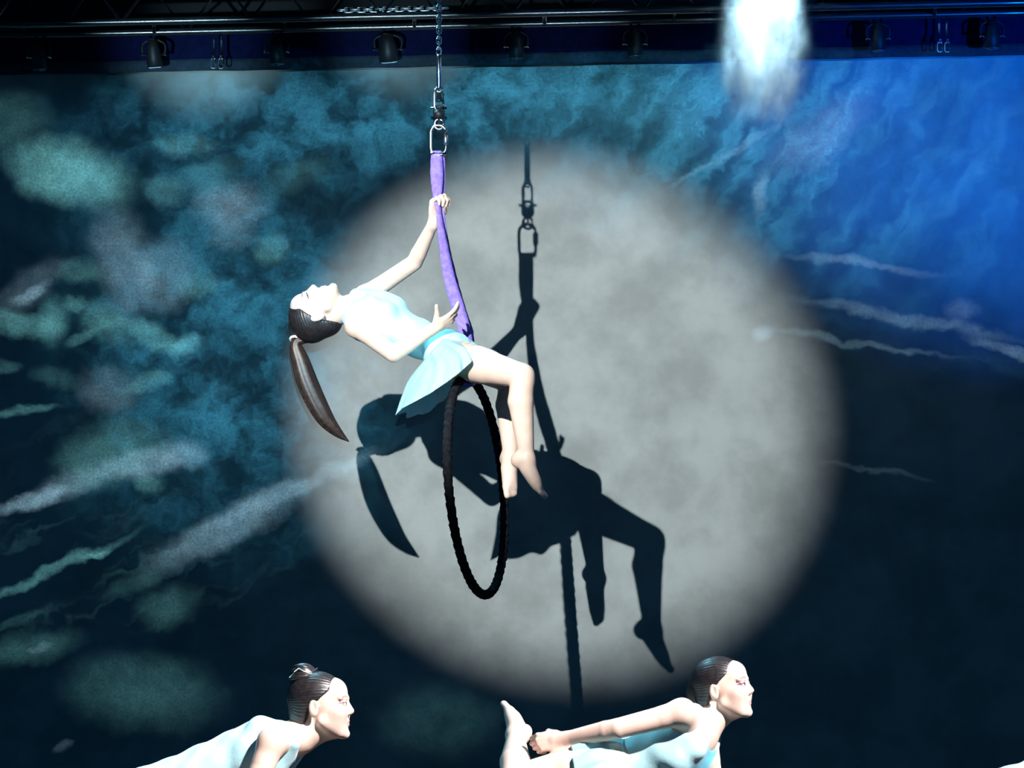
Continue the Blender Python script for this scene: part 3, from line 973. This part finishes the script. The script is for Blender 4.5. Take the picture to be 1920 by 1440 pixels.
ribbon(MB(), [R_(825, 284) + ey * .02, R_(824, 330) + ey * .025, R_(825, 372) + ey * .025, R_(828, 405) + ey * .025, P(836, 460, 12.10), P(850, 530, 12.13), P(866, 590, 12.15), P(878, 630, 12.14), tp + ez * .03 + ey * .06],
       [.040, .050, .040, .030, .034, .044, .050, .05, .05], [ex, ex, ex, ex - .3 * ey, ex - .5 * ey, ex - .2 * ey, ex, ex, ex]).build('back_band', M['purple'], sr)
MB().tube([tp + (HA * math.cos(a) + ex * math.sin(a)) * .030 for a in np.linspace(0, 2 * PI, 24, endpoint=False)], .010, 10, closed=True).build('choke_loop', M['purple'], sr)

# ------------------------------------------------------------------ lit stage fog beside the truss
FC = P(1430, 30, 12.45)
fog = bpy.data.meshes.new('stage_fog')
import bmesh
bm = bmesh.new()
bmesh.ops.create_icosphere(bm, subdivisions=4, radius=1.0)
for vv in bm.verts:
    vv.co = Vector((vv.co.x * .34, vv.co.y * .26, vv.co.z * .66))
bm.to_mesh(fog); bm.free()
fogo = bpy.data.objects.new('stage_fog', fog); COL.objects.link(fogo)
fogo.location = Vector(FC)
tag(fogo, 'glowing white plume of stage fog in front of the truss', 'fog', kind='stuff')
fm = bpy.data.materials.new('stage_fog'); fm.use_nodes = True
t = NT(fm.node_tree)
fm.node_tree.nodes.remove(fm.node_tree.nodes['Principled BSDF'])
out = [n for n in t.n if n.type == 'OUTPUT_MATERIAL'][0]
vs = t.node('ShaderNodeVolumeScatter')
vs.inputs['Color'].default_value = (0.82, 0.94, 1.0, 1)
co = t.node('ShaderNodeTexCoord').outputs['Object']
warp = t.vmath('ADD', co, t.scale(t.vmath('SUBTRACT', t.noise(co, 6.0, 2.0, 0.5, True), (.5, .5, .5)), .16))
mp = t.mapping(warp, (0, 0, 0), (0, 0, 0), (.32, .24, .60))
gr = t.node('ShaderNodeTexGradient', gradient_type='SPHERICAL'); t.l.new(mp, gr.inputs[0])
fall = t.remap(gr.outputs['Fac'], 0.05, 0.6, 0, 1)
wisp = t.remap(t.noise(t.mapping(co, (0, 0, 0), (0, 0, 0), (1, 1, 1.8)), 11.0, 4.0, 0.6), .38, .66, .08, 1.0)
t.l.new(t.math('MULTIPLY', t.math('MULTIPLY', fall, wisp), 10.0), vs.inputs['Density'])
t.l.new(vs.outputs[0], out.inputs['Volume'])
fog.materials.append(fm)
spot('fog_lamp', P(1435, -360, 12.40), P(1432, 200, 12.36), 3600, 21, 0.6, (.42, .78, 1.0), .05)

# ------------------------------------------------------------------ people
def ring_pts(*p): return [P(*q) for q in p]

# ---- aerial performer reclining on the hoop
j = dict(s=1.0, hs=1.10)
j['head'] = P(594, 586, 12.12)
j['head_R'] = frame((-.95, .06, -.30), (-.24, -.22, .95))
j['neck'] = P(661, 578, 12.10)
j['chest'] = P(716, 602, 12.08)
j['pelvis'] = P(842, 662, 11.99)
j['chest_R'] = frame(P(668, 575, 12.10) - P(790, 640, 12.03), (.22, -.42, .88))
j['pelvis_R'] = frame(P(790, 640, 12.03) - P(870, 672, 11.97), (.30, -.22, .92))
j['sh_r'] = P(668, 612, 11.97); j['el_r'] = P(738, 664, 11.83); j['wr_r'] = P(812, 617, 11.84)
j['sh_l'] = P(684, 556, 12.22); j['el_l'] = P(777, 492, 12.19); j['wr_l'] = P(813, 417, 12.06)
j['hip_r'] = P(858, 674, 11.90); j['kn_r'] = P(980, 705, 11.64); j['an_r'] = P(988, 862, 11.68)
j['hip_l'] = P(858, 664, 12.08); j['kn_l'] = P(958, 716, 12.30); j['an_l'] = P(958, 862, 12.18)
j['toe_r'] = (.72, -.05, -.69); j['sole_r'] = (-.69, .1, -.72)
j['toe_l'] = (.22, -.50, -.84); j['sole_l'] = (-.55, .65, -.5)
j['calf_r'] = (-1, .2, 0); j['calf_l'] = (-1, .1, 0)
j['hand_l'] = dict(d=(.10, -.10, 1), n=(.85, -.50, 0), side=(.35, .9, .3), bends=[[55, 75, 45], [62, 80, 45], [62, 80, 45], [55, 75, 45]],
                   thumb=((.045, .030, .026), (.064, .004, .040)), s=1.12)
j['hand_r'] = dict(d=(.86, .05, .50), n=(-.25, .55, .80), side=(-.5, .3, .8), bends=[[8, 18, 12], [18, 26, 18], [26, 32, 20], [32, 36, 22]],
                   thumb=((.046, .054, .020), (.058, .086, .030)), spread=.22)
j['carve'] = [(hoop_pt(a0), hoop_pt(a0 + .06), .023) for a0 in np.arange(-1.0, 1.0, .06)] + [(tp + ez * .03 + ey * .035, P(874, 628, 12.11), .040)]
per = empty('person', P(872, 700, 12.0))
tag(per, 'performer in pale aqua dress reclining on the hoop with one arm up the strap', 'person')
body('body', j, per, 0.0040)
leotard('bodice', j, per)
hd, HRm, hs = j['head'], j['head_R'], j['hs']
hair = hair_cap('hair', hd, HRm, hs, per)
loft_skirt('skirt', [
    ring_pts((836, 622, 12.02), (828, 638, 11.86), (810, 658, 11.84), (798, 672, 11.97), (806, 676, 12.08), (822, 655, 12.16), (834, 632, 12.13)),
    ring_pts((872, 637, 11.98), (866, 656, 11.76), (826, 692, 11.75), (770, 712, 11.91), (788, 724, 12.10), (842, 690, 12.22), (868, 654, 12.18)),
    ring_pts((891, 652, 11.95), (878, 684, 11.70), (812, 734, 11.70), (747, 772, 11.85), (796, 776, 12.06), (852, 728, 12.24), (886, 676, 12.20))],
    per, M['skirt'], 112, 20, 13, .016)
root = hd + hs * (-.112 * HRm[1] + .068 * HRm[2])
tail = strand_tube('ponytail', [root + (P(575, 622, 12.14) - P(556, 640, 12.14)) * .6, P(556, 642, 12.15), P(564, 680, 12.16), P(580, 728, 12.17), P(605, 778, 12.18), P(630, 808, 12.19), P(654, 828, 12.20)],
            [.014, .025, .041, .048, .043, .026, .003], M['pony'], per, .9, 3)
MB().tube([P(553, 636, 12.15) + (ex * math.cos(a) * .020 + ez * math.sin(a) * .010 * -1 + ey * math.sin(a) * .018) for a in np.linspace(0, 2 * PI, 20, endpoint=False)], .006, 8, closed=True).build('hair_tie', M['white'], per)

# ---- floor dancers leaning forward
FIST = [[70, 90, 60]] * 4
RELAX = [[12, 20, 12], [18, 24, 15], [22, 28, 18], [26, 32, 20]]
D1 = 9.7
a = dict(s=1.04, hs=1.06, strong=.35, inset=1.0, loose=(.098, .105))
a['head'] = P(602, 1325, D1)
a['head_R'] = frame((-.05, 0, 1), (1, -.10, -.10))
a['neck'] = P(560, 1382, D1)
a['chest'] = P(482, 1414, D1)
a['pelvis'] = P(296, 1498, D1)
a['chest_R'] = frame(P(560, 1382, D1) - P(390, 1460, D1), (.42, -.08, -.90))
a['pelvis_R'] = frame(P(390, 1455, D1) - P(280, 1508, D1), (.55, 0, -.83))
a['sh_r'] = P(510, 1392, D1 - .165); a['el_r'] = P(458, 1525, D1 - .23); a['wr_r'] = P(540, 1630, D1 - .20)
a['sh_l'] = P(535, 1408, D1 + .165); a['el_l'] = P(520, 1545, D1 + .24); a['wr_l'] = P(600, 1640, D1 + .22)
fz = lambda x, y, z: np.array([x, y, z])
hx = a['pelvis'][0]
a['hip_r'] = a['pelvis'] + fz(.0, -.085, -.03); a['hip_l'] = a['pelvis'] + fz(.0, .085, -.03)
a['kn_r'] = fz(hx + .24, D1 - .13, .475); a['an_r'] = fz(hx + .07, D1 - .14, .085)
a['kn_l'] = fz(hx + .10, D1 + .13, .445); a['an_l'] = fz(hx - .22, D1 + .14, .130)
a['toe_r'] = (1, 0, -.12); a['sole_r'] = (0, 0, -1); a['toe_l'] = (.9, 0, -.42); a['sole_l'] = (-.2, 0, -1)
a['calf_r'] = (-1, 0, 0); a['calf_l'] = (-1, 0, .3)
a['hand_r'] = dict(d=(.6, 0, -.8), n=(0, 1, 0), side=(.8, -.1, .6), bends=RELAX, thumb=((.050, .046, .015), (.078, .050, .026)))
a['hand_l'] = dict(d=(.6, 0, -.8), n=(0, -1, 0), side=(.8, .1, .6), bends=RELAX, thumb=((.050, .046, .015), (.078, .050, .026)))
d1 = empty('person', fz(hx, D1, 0.0))
tag(d1, 'dancer with a hair bun leaning forward in profile at the lower left', 'person', 'floor dancers in aqua dresses')
body('body', a, d1, 0.0042)
leotard('bodice', a, d1)
def bun(S, W):
    S.ell(W(0, -.055, .113), np.array([.046, .046, .036]), a['head_R'], .012)
    S.cone(W(0, -.045, .085), W(0, -.055, .105), .038, .034, .02)
hair_cap('hair', a['head'], a['head_R'], a['hs'], d1, bun)
bw = a['head'] + a['hs'] * (-.055 * a['head_R'][1] + .114 * a['head_R'][2])
for i, (rr, tl) in enumerate(((.043, .15), (.038, -.2), (.030, .4))):
    pth = [bw + ex * rr * math.cos(t_) + ey * rr * math.sin(t_) + ez * (.012 * (i - 1) + rr * tl * math.cos(t_ + i)) for t_ in np.linspace(0, 2 * PI, 26, endpoint=False)]
    MB().tube(pth, .008, 8, closed=True).build('bun_coil', M['hair'], d1)
MB().tube([bw + ex * -.045 + ey * -.030 + ez * -.014, bw + ex * -.012 + ey * -.046 + ez * .016, bw + ex * .030 + ey * -.040 + ez * -.004, bw + ex * .052 + ey * -.012 + ez * .016], .0045, 8).build('hair_pin', M['steel'], d1)
pc = a['pelvis']; pf = a['pelvis_R']
def hip_ring(c, R, rr, rf, drop, zoff, fwd=0.0):
    out = []
    for t_ in np.linspace(0, 2 * PI, 8, endpoint=False):
        out.append(c + R[1] * rf * math.cos(t_) + R[0] * rr * math.sin(t_) + R[2] * drop + ez * zoff + ex * fwd)
    return out
loft_skirt('skirt', [hip_ring(pc, pf, .128, .088, .06, 0), hip_ring(pc, pf, .165, .135, -.05, -.02), hip_ring(pc, pf, .215, .19, -.16, -.09)], d1, M['skirt'], 112, 20, 15, .018, seed=4)
nr = a['neck']
def copy_tree(o, parent=None):
    c = o.copy(); COL.objects.link(c); c.parent = parent
    for ch in list(o.children): copy_tree(ch, c)
    return c
d3 = copy_tree(d1)
d3.location.x += 1621 * D1 / F
tag(d3, 'dancer at the lower right corner of whom only a pale back shows', 'person', 'floor dancers in aqua dresses')

# ---- dancer holding her own raised foot
D2 = 10.2
b = dict(s=1.06, hs=1.05, inset=1.0, loose=(.098, .105), strong=.85, shadow=(0.40, 0.20, 0.30))
b['head'] = P(1356, 1292, D2)
b['head_R'] = frame((-.16, 0, 1), (.93, -.36, .12))
b['neck'] = P(1318, 1362, D2)
b['chest'] = P(1268, 1404, D2)
b['pelvis'] = P(1152, 1446, D2 + .03)
b['chest_R'] = frame(P(1315, 1365, D2) - P(1205, 1440, D2), (.55, -.45, -.62))
b['pelvis_R'] = frame(P(1215, 1420, D2) - P(1120, 1448, D2 + .04), (.3, -.2, -.92))
b['sh_r'] = P(1278, 1336, D2 - .15); b['el_r'] = P(1158, 1366, D2 - .16); b['wr_r'] = P(1056, 1385, D2 - .08)
b['sh_l'] = P(1322, 1384, D2 + .15); b['el_l'] = P(1345, 1525, D2 + .22); b['wr_l'] = P(1390, 1625, D2 + .12)
b['hip_r'] = P(1138, 1430, D2 - .06); b['kn_r'] = P(966, 1462, D2 - .12); b['an_r'] = P(967, 1380, D2 + .20)
b['hip_l'] = P(1140, 1456, D2 + .11)
hx2 = b['hip_l'][0]
b['kn_l'] = fz(hx2 + .05, D2 + .12, .50); b['an_l'] = fz(hx2 - .02, D2 + .12, .135)
b['toe_r'] = (-.40, .80, .32); b['sole_r'] = (.70, -.1, .70)
b['toe_l'] = (.85, -.1, -.5); b['sole_l'] = (-.3, 0, -1)
b['flip_r'] = -1; b['calf_r'] = (0, -.3, 1); b['calf_l'] = (-1, 0, 0)
b['hand_r'] = dict(d=(-.97, .10, -.16), n=(.05, .9, -.3), side=(-.1, .3, 1), bends=[[45, 60, 40], [50, 65, 40], [55, 65, 40], [55, 65, 40]], thumb=((.050, .040, .022), (.074, .030, .040)))
b['hand_l'] = dict(d=(.6, -.1, -.8), n=(0, -1, 0), side=(.8, 0, .6), bends=RELAX, thumb=((.050, .046, .015), (.078, .050, .026)))
d2 = empty('person', fz(hx2, D2 + .1, 0.0))
tag(d2, 'dancer with a low ponytail reaching back to hold her own raised foot', 'person', 'floor dancers in aqua dresses')
body('body', b, d2, 0.0042)
leotard('bodice', b, d2)
hair_cap('hair', b['head'], b['head_R'], b['hs'], d2)
strand_tube('ponytail', [P(1322, 1270, D2 + .02), P(1310, 1272, D2 + .03), P(1303, 1290, D2 + .03), P(1306, 1318, D2 + .03), P(1316, 1342, D2 + .03), P(1326, 1354, D2 + .03)],
            [.016, .024, .034, .034, .026, .006], M['hair'], d2, .8, 5)
pc = b['pelvis']; pf = b['pelvis_R']
loft_skirt('skirt', [hip_ring(pc, pf, .145, .108, .08, 0), hip_ring(pc, pf, .225, .150, .0, .0), hip_ring(pc, pf, .255, .172, -.09, -.02)], d2, M['skirt'], 112, 20, 15, .016, seed=8)
